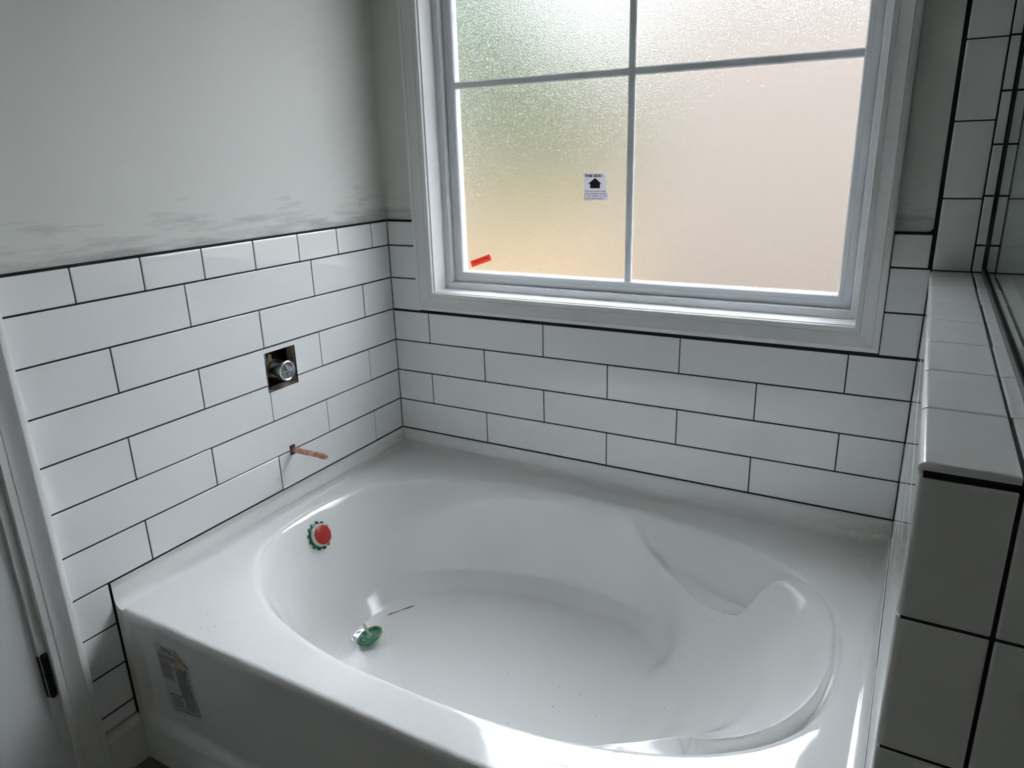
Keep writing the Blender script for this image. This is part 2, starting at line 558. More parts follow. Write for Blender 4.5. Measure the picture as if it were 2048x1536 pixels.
# ------------------------------------------------------------------ half wall between tub and shower
PX1 = 1.6655
b = MB(); b.box(W + .0030, PX1 - .0016, -1.1446, -.0018, FLOOR, 0.6162)
pw = struct(b.build('wall_half', M['grout']))
for k in range(1, 7):
    j = [0.0, -.205 - (.2 if k % 2 else 0), -.615 - (.2 if k % 2 else 0), -1.1365]
    row(pw, P_pony, [-.002] + j[1:], zl(k + 1), zl(k) - (.009 if k == 1 else 0), th=.006)
row(pw, P_pony, [-1.075, -1.1365], -.1034, 0, th=.006)
row(pw, P_pony, [-1.075, -1.1365], -.2068, -.1034, th=.006)
row(pw, P_pony, [-1.075, -1.1365], -.3102, -.2068, th=.006)
row(pw, P_pony, [-1.075, -1.1365], -.474, -.3102, th=.006)
ys = [-.002, -.052, -.2073, -.3628, -.5184, -.6739, -.8294, -.9849, -1.1475]
for a, c in zip(ys[:-1], ys[1:]):
    last = c < -1.1
    o = bullnose(pw, P_cap, W - .0025, W + .0760, c + .0013, a - .0013, 'u0', r=.0075)
    jog = random.uniform(-.0012, .0012)
    bullnose(pw, P_cap, W + .0786 + jog, PX1 + .0025, c + .0013, a - .0013, 'u1', r=.0075)
ez = [0.6038, 0.4553, 0.2998, 0.1443, -.0112, -.1667, -.3222, -.473]
for a, c in zip(ez[:-1], ez[1:]):
    bullnose(pw, P_end, W - .0012, W + .0758, c + .0016, a - .0016, 'u0', r=.0075, th=.0110)
    bullnose(pw, P_end, W + .0795, PX1 - .0005, c + .0016, a - .0016, 'u1', r=.0075)

# shower glass in its channel
gp = empty('shower_glass_panel', 1.614, -.57, .618)
b = MB(); b.box(1.6105, 1.6195, -1.125, -.004, .620, 1.78)
b.build('glass_pane', M['clear'], gp)
b = MB()
b.box(1.6065, 1.6095, -1.128, -.0125, .6180, .6300); b.box(1.6205, 1.6235, -1.128, -.0125, .6180, .6300); b.box(1.6095, 1.6205, -1.128, -.0125, .6180, .6196)
b.build('bottom_channel', M['black_metal'], gp)
b = MB()
b.box(1.6065, 1.6095, -.0125, -.0004, .6180, 1.78); b.box(1.6205, 1.6235, -.0125, -.0004, .6180, 1.78); b.box(1.6095, 1.6205, -.0030, -.0004, .6180, 1.78)
b.build('wall_channel', M['black_metal'], gp)
tag(gp, 'frameless clear shower glass in black channels on the tiled half wall', 'shower glass')

# ================================================================== WINDOW
RX0, RX1, RZ0, RZ1 = 0.170, 1.3765, 0.4805, 1.692
win = struct(empty('window_1', (RX0 + RX1) / 2, .05, RZ0))
def sweep(rect, prof, names, m, parent, P, smooth=SM, sides='btlr'):
    """mitred frame round rect; prof = [(offset outwards, depth)]; each side a part of its own"""
    x0, x1, z0, z1 = rect
    out = []
    for s in sides:
        v = []
        for o_, d in prof:
            a, c, e, g = x0 - o_, x1 + o_, z0 - o_, z1 + o_
            p, q = {'b': ((a, e), (c, e)), 't': ((c, g), (a, g)), 'l': ((a, g), (a, e)), 'r': ((c, e), (c, g))}[s]
            v += [P(p[0], p[1], d), P(q[0], q[1], d)]
        n = len(prof)
        f = [(2 * i, 2 * i + 1, 2 * ((i + 1) % n) + 1, 2 * ((i + 1) % n)) for i in range(n)]
        f += [tuple(2 * i for i in range(n)), tuple(2 * i + 1 for i in range(n - 1, -1, -1))]
        b = MB(); b.add(v, f)
        out.append(b.build(names, m, parent, smooth))
    return out
CAS = [(0, -.005), (0, .0068), (.0014, .0084), (.0118, .0094), (.0124, .0082), (.0136, .0082), (.0144, .0102), (.020, .0112), (.028, .0134),
       (.035, .0164), (.0405, .0188), (.0412, .0170), (.0424, .0170), (.043, .0188), (.0520, .0190), (.0548, .0176), (.0560, .0140), (.0560, -.005)]
sweep((RX0 - .004, RX1 - .0015, RZ0 - .0025, RZ1 + .004), CAS, 'casing', M['casing'], win, P_back)
JAMB = [(0, -.002), (0, -.068), (.0115, -.068), (.0115, -.002)]
sweep((RX0, RX1, RZ0, RZ1), JAMB, 'jamb_liner', M['casing'], win, P_back)
FRM = [(.0005, -.066), (-.0185, -.066), (-.0195, -.0675), (-.0200, -.084), (-.0215, -.0855), (.0005, -.1195)]
FRM = [(-.0002, -.066), (-.0190, -.066), (-.0205, -.0672), (-.0215, -.0850), (-.0225, -.110), (-.0002, -.118)]
sweep((RX0, RX1, RZ0, RZ1), FRM, 'vinyl_frame', M['vinyl'], win, P_back, math.radians(25))
SX0, SX1, SZ0, SZ1 = RX0 + .0225, RX1 - .0225, RZ0 + .0225, RZ1 - .0225
SASH = [(0, -.0855), (-.0165, -.0840), (-.0172, -.0850), (-.0180, -.0840), (-.0285, -.0842), (-.0315, -.0880), (-.0325, -.0965), (-.0325, -.112), (0, -.112)]
sash = sweep((SX0, SX1, SZ0, SZ1), SASH, 'sash', M['vinyl'], win, P_back, math.radians(25))
GX0, GX1, GZ0, GZ1 = SX0 + .0335, SX1 - .0335, SZ0 + .030, SZ1 - .030
b = MB(); b.box(SX0 + .028, SX1 - .028, .0975, .1015, SZ0 + .026, SZ1 - .026)
b.build('frosted_pane', M['frosted'], win)
MX, MZ, MW = 0.7735, 1.0835, 0.0098
def bar(p):     # p: function (along, across, depth)
    s = [(-MW, -.0972), (-MW, -.0915), (-MW + .003, -.0890), (MW - .003, -.0890), (MW, -.0915), (MW, -.0972)]
    return s
def muntin(vert, a0, a1):
    s = bar(None)
    n = len(s)
    b = MB()
    v = []
    for a in (a0, a1):
        for q, d in s:
            v.append(P_back(MX + q, a, d) if vert else P_back(a, MZ + q, d))
    b.add(v, [(i, (i + 1) % n, n + (i + 1) % n, n + i) for i in range(n)] + [tuple(range(n)), tuple(range(2 * n - 1, n - 1, -1))])
    b.build('muntin', M['vinyl'], win)
muntin(True, SZ0 + .031, SZ1 - .031)
muntin(False, SX0 + .031, MX - MW)
muntin(False, MX + MW, SX1 - .031)

b = MB()  # unseen roof overhang, added to keep steep sky light off the window
b.box(-1.5, 4.0, .125, .60, 1.98, 2.14)
b.box(-1.5, 4.0, .60, .622, 1.94, 2.16)
struct(b.build('added_eave', M['vinyl']))
b = MB(); b.box(-1.5, -.15, -.02, .12, GRADE, 2.14); b.box(2.8, 4.0, -.02, .12, GRADE, 2.14); b.box(-.15, 2.8, .0, .12, GRADE, FLOOR - .05)
struct(b.build('wall_outside', M['siding_own']))

# ================================================================== DOOR, its casing, baseboard
dc = struct(empty('trim_1', 0, YC - .03, FLOOR))
DCAS = [(o_ * 1.13, d) for o_, d in CAS]
def P_leftm(u, v, d): return (d, u, v)
cw = YC + .0035     # casing outer edge meets the tile cut
sweep((DOOR[0] - .006, cw - .0633, FLOOR - .06, DOOR[3] - .004), [(o_, d + .001) for o_, d in DCAS], 'door_casing', M['casing'], dc, P_left, SM, 'tlr')
# jamb
b = MB(); b.box(-.13, -.0015, cw - .0795, cw - .0520, FLOOR, DOOR[3] - .02); b.build('door_jamb', M['casing'], dc)
b = MB(); b.box(-.13, -.0015, DOOR[0] - .015, DOOR[0], FLOOR, DOOR[3] - .02); b.build('door_jamb', M['casing'], dc)
b = MB(); b.box(-.13, -.0015, DOOR[0] - .015, cw - .0520, DOOR[3] - .02, DOOR[3]); b.build('door_jamb', M['casing'], dc)
b = MB(); b.box(-.075, -.055, cw - .0915, cw - .0795, FLOOR, DOOR[3] - .02); b.build('door_stop', M['casing'], dc)
dr = struct(empty('door_1', -.02, (DOOR[0] + DOOR[1]) / 2, FLOOR + .01))
DE = cw - .0822
b = MB()
b.box(-.045, -.010, DOOR[0] + .003, DE, FLOOR + .012, DOOR[3] - .023)
o = b.build('door_slab', M['door'], dr)
hg = MB()
for i in range(5):
    z0 = -.181 + i * .0202
    hg.tube((-.003, DE + .011, z0 + .0006), (-.003, DE + .011, z0 + .0196), .0074 if i % 2 else .0078, n=16)
hg.tube((-.003, DE + .011, -.185), (-.003, DE + .011, -.1805), .0055, .0078, n=16)
hg.tube((-.003, DE + .011, -.080), (-.003, DE + .011, -.0760), .0078, .0055, n=16)
hg.box(-.0115, -.0035, DE + .0010, DE + .012, -.181, -.080)
hg.build('hinge', M['black_metal'], dr, SM)

bb = MB()
prof = [(-.0064, 0), (.0142, 0), (.0142, .098), (.0132, .1035), (.0098, .107), (.0090, .113), (.0072, .1185), (.0045, .1235), (-.0064, .1245)]
n = len(prof)
v = [(d, y, FLOOR + z) for y in (YC + .0035, -1.073) for d, z in prof]
bb.add(v, [(i, (i + 1) % n, n + (i + 1) % n, n + i) for i in range(n)] + [tuple(range(n)), tuple(range(2 * n - 1, n - 1, -1))])
struct(bb.build('baseboard_left', M['casing'], None, math.radians(25)))

# ================================================================== BATHTUB
TCX, TCY, TA, TB, TN = 0.7617, -0.537, 0.699, 0.435, 2.48
ZD = -0.065
import numpy as np
# every line: degrees from the backrest, then (rho, z) of floor edge, foot of the wall, two wall points, z = -.16 point, upper point
BODY = [
    (0, (.38, -.362), (.52, -.325), (.66, -.250), (.74, -.200), (.800, -.160), (.935, -.078)),
    (20, (.39, -.362), (.52, -.327), (.65, -.252), (.73, -.202), (.790, -.160), (.940, -.079)),
    (33, (.41, -.363), (.52, -.333), (.62, -.262), (.70, -.203), (.757, -.160), (.935, -.076)),
    (42, (.46, -.363), (.535, -.336), (.615, -.265), (.685, -.203), (.735, -.160), (.90, -.085)),
    (57, (.61, -.365), (.665, -.334), (.69, -.265), (.715, -.205), (.737, -.160), (.88, -.090)),
    (70, (.725, -.367), (.785, -.328), (.797, -.26), (.808, -.20), (.818, -.160), (.92, -.090)),
    (80, (.780, -.369), (.862, -.325), (.887, -.25), (.907, -.195), (.922, -.155), (.955, -.110)),
    (90, (.787, -.370), (.882, -.325), (.908, -.25), (.928, -.19), (.943, -.150), (.966, -.105)),
    (105, (.785, -.371), (.878, -.326), (.908, -.25), (.928, -.19), (.943, -.150), (.965, -.105)),
    (135, (.745, -.376), (.825, -.338), (.872, -.260), (.906, -.195), (.932, -.147), (.962, -.100)),
    (180, (.770, -.384), (.830, -.345), (.872, -.270), (.905, -.205), (.932, -.150), (.962, -.098)),
]
LEDGE = [  # degrees, foot of the outer wall (rho, z)
    (0, .970, -.096), (15, .966, -.106), (25, .950, -.130), (32, .920, -.158), (38, .880, -.174), (44, .840, -.182), (50, .818, -.184),
    (58, .816, -.183), (68, .860, -.179), (77, .922, -.170), (86, .955, -.140), (180, .960, -.115)]
DEG = np.arange(-180, 181)
def smooth_deg(rows, w=5.0):
    ad = np.abs(DEG)
    k0 = [q[0] for q in rows]
    flat = np.array([[x for pr in q[1:] for x in (pr if isinstance(pr, tuple) else (pr,))] for q in rows])
    tab = np.stack([np.interp(ad, k0, flat[:, j]) for j in range(flat.shape[1])], 1)
    ker = np.exp(-(np.arange(-14, 15) / w) ** 2 / 2); ker /= ker.sum()
    out = np.zeros_like(tab)
    for a_, kk in zip(range(-14, 15), ker):
        idx = (np.arange(361) + a_) % 360
        out += kk * tab[idx]
    return out
BT, LT = smooth_deg(BODY), smooth_deg(LEDGE)
NR = 240
RS = np.linspace(0, 1.06, NR + 1)
def blur(z, sg):
    k = np.arange(-14, 15)
    g = np.exp(-(k / sg) ** 2 / 2); g /= g.sum()
    zp = np.concatenate([np.full(14, z[0]), z, np.full(14, z[-1])])
    return np.convolve(zp, g, 'valid')
def body_profile(d):
    q = [np.interp(d, DEG, BT[:, j]) for j in range(12)]
    ps = [(0, -.3665), (q[0] * .6, q[1] * .5 - .3665 * .5), (q[0] * .93, q[1])] + [(q[2 * j], q[2 * j + 1]) for j in range(6)] + [(.988, ZD), (1.3, ZD)]
    z = np.interp(RS, [a for a, _ in ps], [b_ for _, b_ in ps])
    fine, soft = blur(z, 1.5), blur(z, 3.6)
    back = np.clip((78 - abs(d)) / 20, 0, 1)
    up = np.clip((RS - .90) / .06, 0, 1)
    w = np.maximum(up, back)
    return fine * (1 - w) + soft * w
def ledge_profile(d):
    q = [np.interp(d, DEG, LT[:, j]) for j in range(2)]
    z = np.interp(RS, [0, q[0], .990, 1.3], [q[1] - .003, q[1], ZD, ZD])
    fine, soft = blur(z, .8), blur(z, 2.6)
    w = np.clip((RS - .95) / .03, 0, 1)
    return fine * (1 - w) + soft * w
BP = np.stack([body_profile(d) for d in DEG])
LPR = np.stack([ledge_profile(d) for d in DEG])
# plan of the lip where armrests and head end are carved out of the bowl
LIPPTS = [(.905, -.128), (.950, -.166), (1.0, -.203), (1.06, -.250), (1.12, -.298), (1.165, -.329), (1.198, -.340), (1.226, -.328), (1.247, -.303), (1.268, -.278),
          (1.296, -.262), (1.332, -.262), (1.372, -.288), (1.405, -.335), (1.426, -.395), (1.434, -.465), (1.436, -.537)]
LIPPTS += [(1.424, -.612), (1.406, -.662), (1.380, -.712), (1.346, -.760), (1.308, -.794), (1.272, -.808), (1.245, -.790), (1.226, -.758), (1.198, -.736)]
LIPPTS += [(x, 2 * TCY - y) for x, y in LIPPTS[5::-1]]
def catmull(pts, n=6):
    out = []
    P4 = [pts[0]] + list(pts) + [pts[-1]]
    for i in range(1, len(P4) - 2):
        p0, p1, p2, p3 = [np.array(P4[i + k]) for k in (-1, 0, 1, 2)]
        for j in range(n):
            t = j / n
            out.append(.5 * ((2 * p1) + (p2 - p0) * t + (2 * p0 - 5 * p1 + 4 * p2 - p3) * t * t + (3 * p1 - p0 - 3 * p2 + p3) * t ** 3))
    out.append(np.array(pts[-1]))
    return np.array(out)
LIP = catmull(LIPPTS, 10)
def lip_sd(x, y):
    """distance to the lip line, positive on the rim side"""
    A_, B_ = LIP[:-1], LIP[1:]
    d = B_ - A_
    best = np.full(x.shape, 9.0)
    for a_, dd in zip(A_, d):
        t = np.clip(((x - a_[0]) * dd[0] + (y - a_[1]) * dd[1]) / (dd @ dd), 0, 1)
        best = np.minimum(best, np.hypot(x - a_[0] - dd[0] * t, y - a_[1] - dd[1] * t))
    poly = np.vstack([LIP, [[.85, -.99], [-2, -.99], [-2, -.085], [.85, -.085]]])
    ins = np.zeros(x.shape, bool)
    for a_, b_ in zip(poly, np.roll(poly, -1, 0)):
        c_ = ((a_[1] > y) != (b_[1] > y)) & (x < (b_[0] - a_[0]) * (y - a_[1]) / (b_[1] - a_[1] + 1e-12) + a_[0])
        ins ^= c_
    return np.where(ins, -best, best)
def bilin(T, deg, rho):
    u = np.clip(deg + 180, 0, 360); i = np.minimum(u.astype(int), 359); fu = u - i
    v = np.clip(rho / 1.06 * NR, 0, NR); j = np.minimum(v.astype(int), NR - 1); fv = v - j
    return (T[i, j] * (1 - fu) + T[i + 1, j] * fu) * (1 - fv) + (T[i, j + 1] * (1 - fu) + T[i + 1, j + 1] * fu) * fv
def tub_z_arr(x, y):
    X, Y = np.abs(x - TCX) / TA, np.abs(y - TCY) / TB
    rho = (X ** TN + Y ** TN) ** (1 / TN)
    rr = np.maximum(rho, 1e-6)
    deg = np.degrees(np.arctan2((Y / rr) ** (TN / 2) * np.sign(y - TCY), (X / rr) ** (TN / 2) * np.sign(x - TCX)))
    zb = bilin(BP, deg, np.minimum(rho, 1.06))
    zlg = bilin(LPR, deg, np.minimum(rho, 1.06))
    sd = lip_sd(x, y)
    w = np.clip((sd + .003) / .015, 0, 1)
    w = w * w * (3 - 2 * w) * np.clip((x - .90) / .10, 0, 1)
    k = .006
    h = np.clip(.5 + .5 * (zb - zlg) / k, 0, 1)
    sm = zb * (1 - h) + zlg * h - k * h * (1 - h)
    return zb + (sm - zb) * w
def tub_z(x, y):
    return float(tub_z_arr(np.array([x]), np.array([y]))[0])
def plan(rho, t):
    c, s_ = math.cos(t), math.sin(t)
    return (TCX + TA * rho * math.copysign(abs(c) ** (2 / TN), c), TCY + TB * rho * math.copysign(abs(s_) ** (2 / TN), s_))
NT = 900
DX0, DX1, DY0, DY1 = .024, W - .024, -1.0545, -.024
# parameter angles spread along the rim, closer together where the armrests are
raw = [plan(1, 2 * PI * i / 7200) for i in range(7200)]
acc = [0.0]
for i in range(7200):
    a_, b_ = raw[i], raw[(i + 1) % 7200]
    xm = (a_[0] + b_[0]) / 2
    dens = 1 + 2.2 * math.exp(-((xm - 1.36) / .10) ** 2)
    acc.append(acc[-1] + dens * math.hypot(a_[0] - b_[0], a_[1] - b_[1]))
TS = []
j = 0
for i in range(NT):
    want = acc[-1] * i / NT
    while acc[j + 1] < want:
        j += 1
    TS.append(2 * PI * (j + (want - acc[j]) / max(acc[j + 1] - acc[j], 1e-9)) / 7200)
ring_r = [.03 * k for k in range(1, 11)] + list(np.arange(.32, .70, .0125)) + list(np.arange(.70, 1.0131, .0037))
xy = np.array([plan(r_, t) for r_ in ring_r for t in TS])
xy[:, 0] = np.clip(xy[:, 0], DX0 + .001, DX1 - .001)
xy[:, 1] = np.clip(xy[:, 1], DY0, DY1)
zz = tub_z_arr(xy[:, 0], xy[:, 1])
tv = [(TCX, TCY, -.3665)] + [(float(a_), float(b_), float(c_)) for (a_, b_), c_ in zip(xy, zz)]
tf = []
ring_idx = ring_r
def rect_pt(x, y):
    dx, dy = x - TCX, y - TCY
    s = min([((DX1 - TCX) / dx) if dx > 1e-9 else 9e9, ((DX0 - TCX) / dx) if dx < -1e-9 else 9e9,
             ((DY1 - TCY) / dy) if dy > 1e-9 else 9e9, ((DY0 - TCY) / dy) if dy < -1e-9 else 9e9])
    return (TCX + dx * s, TCY + dy * s)
outer = []
for i in range(NT):
    x, y, z = tv[1 + (len(ring_idx) - 1) * NT + i]
    outer.append(rect_pt(x, y))
for c in ((DX0, DY0), (DX0, DY1), (DX1, DY0), (DX1, DY1)):
    i = min(range(NT), key=lambda q: (outer[q][0] - c[0]) ** 2 + (outer[q][1] - c[1]) ** 2)
    outer[i] = c
for s in (.12, .5, 1.0):
    for i in range(NT):
        x, y, z = tv[1 + (len(ring_idx) - 1) * NT + i]
        tv.append((x + (outer[i][0] - x) * s, y + (outer[i][1] - y) * s, z + (ZD - z) * min(1, s * 3)))
nring = len(ring_idx) + 3
for i in range(NT):
    tf.append((0, 1 + i, 1 + (i + 1) % NT))
for k in range(nring - 1):
    for i in range(NT):
        a, c = 1 + k * NT + i, 1 + k * NT + (i + 1) % NT
        tf.append((a, a + NT, c + NT, c))
tb = MB()
tub = empty('bathtub', TCX, TCY, FLOOR)
# cove and flange along the three walls
prof = []
R = .022
for k in range(9):
    t = k / 8 * PI / 2
    prof.append((R * math.sin(t), ZD + R - R * math.cos(t)))
prof += [(R + .0006, ZD + .045), (R + .0006, -.0030), (R - .0006, -.0020), (R + .006, -.0018)]
base = len(tv)
for o_, z in prof:
    o_ = min(o_, .0235)
    tv += [(DX0 - o_, DY0 - .0135, z), (DX0 - o_, DY1 + o_, z), (DX1 + o_, DY1 + o_, z), (DX1 + o_, DY0 - .0135, z)]
for i in range(len(prof) - 1):
    for k in range(3):
        a = base + 4 * i + k
        tf.append((a, a + 4, a + 5, a + 1))
# the flange ends close at the front of the tub
for xs_, sg in ((DX0, -1), (DX1, 1)):
    base = len(tv)
    cap_ = [(min(o_, .0235), z) for o_, z in prof]
    tv += [(xs_ + sg * o_, DY0 - .0135, z) for o_, z in cap_] + [(xs_ + sg * .0235, DY0 - .0135, ZD - .03), (xs_, DY0 - .0135, ZD - .03)]
    tf.append(tuple(range(base, base + len(cap_) + 2)))
# deck strip in front of the coves, then the rolled front edge
base = len(tv)
R2 = .0135
fp = [(DY0, ZD)] + [(DY0 - R2 * math.sin(k / 8 * PI / 2), ZD - R2 + R2 * math.cos(k / 8 * PI / 2)) for k in range(1, 9)]
fp += [(DY0 - R2 - .0004, ZD - R2 - .006)]
for y, z in fp:
    tv += [(.0006, y, z), (W - .0006, y, z)]
for i in range(len(fp) - 1):
    a = base + 2 * i
    tf.append((a, a + 2, a + 3, a + 1))
ob = obj('shell', tv, tf, M['acrylic'], tub)
fix_normals(ob, math.radians(86))
# make sure the basin faces up
me = ob.data
top = [p for p in me.polygons if p.center.length < 2]
big = sum(p.normal.z * p.area for p in me.polygons)
if big < 0:
    me.flip_normals()
# apron
def apron_y(x, z):
    zt, zb, xl, xr = -.086, -.372, .028, W - .03
    r = .045
    cx_ = min(max(x, xl + r), xr - r); cz_ = max(z, zb + r)
    dx, dz = x - cx_, z - cz_
    dist = r - math.hypot(dx, dz) if (dx or dz) else min(x - xl, xr - x, z - zb)
    t = min(max((dist + .004) / .030, 0), 1)
    t = t * t * (3 - 2 * t)
    low = min(max((-.335 - z) / .10, 0), 1)
    return DY0 - R2 - .0004 + .014 * t - .006 * low * low * (3 - 2 * low)
ax = [i / 20 * .10 for i in range(21)] + [.10 + (W - .2) * i / 20 for i in range(1, 20)] + [W - .10 + .10 * i / 20 for i in range(21)]
ax = [min(max(x, .0006), W - .0006) for x in ax]
az = [ZD - R2 - .004 - (ZD - R2 - .004 - FLOOR) * i / 60 for i in range(61)]
av = [(x, apron_y(x, z), z) for z in az for x in ax]
nx = len(ax)
af = [(j * nx + i, j * nx + i + 1, (j + 1) * nx + i + 1, (j + 1) * nx + i) for j in range(60) for i in range(nx - 1)]
apv = list(av)
for x in (.0006, W - .0006):
    pass
ap = obj('apron', apv, af, M['acrylic'], tub)
fix_normals(ap, math.radians(60))
if sum(p.normal.y for p in ap.data.polygons) > 0:
    ap.data.flip_normals()
tag(tub, 'white alcove bathtub with oval basin, armrests and front apron under the window', 'bathtub')

# ------------------------------------------------------------------ drain flange
DR = (.2705, -.574)
dz = tub_z(*DR)
b = MB()
b.lathe((*DR, dz), (0, 0, 1), [(.0365, -.002), (.0365, .0012), (.0350, .0026), (.0325, .0030), (.0290, .0022), (.024, .0012), (.018, .0008), (.0001, .0008)], 48)
df = b.build('drain_flange', M['chrome'], tub, SM)
df['label'] = 'chrome drain ring'

# stopper
sp_c = Vector((.3010, -.5845, dz + .0205))
sp_n = Vector((-.30, -.17, .94)).normalized()
sp = empty('drain_stopper', sp_c.x, sp_c.y, dz + .002)
b = MB()
b.lathe(sp_c, sp_n, [(.0001, -.005), (.030, -.0045), (.0365, -.001), (.0375, .002), (.0355, .0042), (.0295, .0030), (.0278, .0006), (.0275, .0002), (.0001, .0002)], 48)
b.build('disc', M['green'], sp, SM)
b = MB()
b.lathe(sp_c, sp_n, [(.0262, .0001), (.0262, .0016), (.0250, .0022), (.0238, .0016), (.0238, .0001)], 40)
b.build('ring', M['green_clear'], sp, SM)
b = MB()
b.lathe(sp_c, sp_n, [(.0095, .0002), (.0085, .004), (.0050, .006), (.0044, .012), (.0040, .041), (.0032, .0422), (.0001, .0424)], 20)
st = b.build('stem', M['stem_clear'], sp, SM)
st['label'] = 'pale clear stem standing up from the disc'
tag(sp, 'green plastic drain stopper with upright stem tilted on the chrome drain', 'stopper')

# ------------------------------------------------------------------ overflow cover
ov_n = Vector((.90, 0, .42)).normalized()
ov_c = Vector((.101, -.535, 0))
ov_c.z = tub_z(ov_c.x, ov_c.y)
ov = empty('overflow_cover', ov_c.x, ov_c.y, ov_c.z - .04)
b = MB()
def scallop(i, r, t):
    return r * (1 + .085 * max(-1, min(1, 2.2 * math.cos(13 * t)))) if r > .03 else r
b.lathe(ov_c, ov_n, [(.0378, -.0025), (.0378, .0045), (.0355, .0060), (.0001, .0060)], 156, scallop)
b.build('gasket', M['green'], ov, SM)
b = MB()
b.lathe(ov_c, ov_n, [(.0318, .005), (.0318, .0150), (.0305, .0165), (.0001, .0166)], 48)
b.build('rim', M['white_plastic'], ov, SM)
b = MB()
b.lathe(ov_c, ov_n, [(.0278, .0160), (.0278, .0190), (.0268, .0196), (.0001, .0198)], 48)
b.build('disc', M['red'], ov, SM)
tag(ov, 'red and white round overflow cover with toothed green gasket inside the tub', 'overflow cover')

# ------------------------------------------------------------------ mixing valve in the wall opening
vb = Vector((0, -.4975, .3400))
b = MB()   # dark cavity behind the opening
cav = slab((HOLE[0] - .03, HOLE[1] + .03, HOLE[2] - .04, HOLE[3] + .04), [], -.105, -.112, P_left)
x0, x1 = -.112, -.0225
y0, y1, z0, z1 = HOLE[0] - .03, HOLE[1] + .03, HOLE[2] - .04, HOLE[3] + .04
cav.box(x0, x1, y0 - .005, y0, z0, z1); cav.box(x0, x1, y1, y1 + .005, z0, z1)
cav.box(x0, x1, y0, y1, z0 - .005, z0); cav.box(x0, x1, y0, y1, z1, z1 + .005)
cav.build('wall_cavity', M['cavity'], wl)
bk = slab((HOLE[0] - .014, HOLE[1] + .014, HOLE[2] - .014, HOLE[3] + .014), [(HOLE[0] + .0005, HOLE[1] - .004, HOLE[2] + .004, HOLE[3] - .0005)], -.0070, -.0300, P_left)
bk.build('backer_board', M['backer'], wl)
vt = empty('mixing_valve', -.05, vb.y, vb.z - .03)
b = MB()
b.lathe((-.095, vb.y, vb.z), (1, 0, 0), [(.022, 0), (.0255, .012), (.0255, .062), (.0240, .066)], 36)
b.build('valve_body', M['pipe_white'], vt, SM)
b = MB()
b.lathe((-.0330, vb.y, vb.z), (1, 0, 0), [(.0235, 0), (.0264, .002), (.0264, .0150), (.0255, .016)], 36)
b.build('brass_collar', M['brass'], vt, SM)
b = MB()
b.lathe((-.021, vb.y, vb.z), (1, 0, 0), [(.0272, 0), (.0284, .0025), (.0284, .034), (.0276, .0400), (.0250, .0412), (.0226, .0395), (.0222, .0330), (.0001, .0330)], 48)
b.build('retaining_ring', M['steel'], vt, SM)
b = MB()
b.lathe((.013, vb.y, vb.z), (1, 0, 0), [(.0218, -.002), (.0215, .0010), (.0001, .0012)], 40)
for k in range(4):
    a = math.radians(18 + 90 * k)
    d = Vector((0, math.cos(a), math.sin(a))); e = Vector((0, -math.sin(a), math.cos(a))) * .0026
    c0 = Vector((.0135, vb.y, vb.z))
    lo, hi = c0, c0 + d * (.0195)
    tall = .016 if k in (0,) else .0085
    v = [lo - e, lo + e, hi + e, hi - e, lo - e * .7 + Vector((tall, 0, 0)), lo + e * .7 + Vector((tall, 0, 0)), hi - d * .003 + e * .7 + Vector((tall * .8, 0, 0)), hi - d * .003 - e * .7 + Vector((tall * .8, 0, 0))]
    b.add(v, [(0, 3, 2, 1), (4, 5, 6, 7), (0, 1, 5, 4), (1, 2, 6, 5), (2, 3, 7, 6), (3, 0, 4, 7)])
b.build('test_cap', M['cap_grey'], vt, math.radians(30))
b = MB()
b.tube((-.047, vb.y - .030, vb.z - .085), (-.047, vb.y - .030, vb.z - .02), .0095)
b.tube((-.047, vb.y - .030, vb.z - .046), (-.047, vb.y - .030, vb.z - .018), .0125)
b.build('lower_pipe', M['pipe_white'], vt, SM)
b = MB()
b.tube((-.047, vb.y - .028, vb.z + .015), (-.047, vb.y - .028, vb.z + .085), .0105)
b.tube((-.047, vb.y - .028, vb.z + .030), (-.047, vb.y - .028, vb.z + .075), .0135)
b.build('upper_pipe', M['pipe_grey'], vt, SM)
b = MB()
b.lathe((-.040, vb.y - .005, vb.z + .036), (1, 0, 0), [(.0030, 0), (.0030, .0016), (.0062, .0016), (.0062, 0), (.0030, 0)], 20)
b.box(-.040, -.0384, vb.y - .0105, vb.y + .0005, vb.z + .020, vb.z + .032)
b.build('brass_tab', M['brass'], vt)
tag(vt, 'chrome and grey tub mixing valve showing in the square hole in the tile', 'valve')

# copper spout stub
b = MB()
b.lathe((-.06, -.4985, .1035), (1, 0, .012), [(.0079, 0), (.0079, .168), (.0086, .170), (.0087, .181), (.0079, .186), (.0050, .1895), (.0001, .190)], 24)
cp = b.build('copper_pipe', M['copper'], None, SM)
tag(cp, 'capped copper pipe stub sticking out of the tile below the valve', 'pipe')
b = MB(); b.box(-.06, -.0225, PIPEH[0] - .01, PIPEH[1] + .01, PIPEH[2] - .01, PIPEH[3] + .01)
b.f = [q for i, q in enumerate(b.f) if i != 3]
b.build('pipe_cavity', M['cavity'], wl)

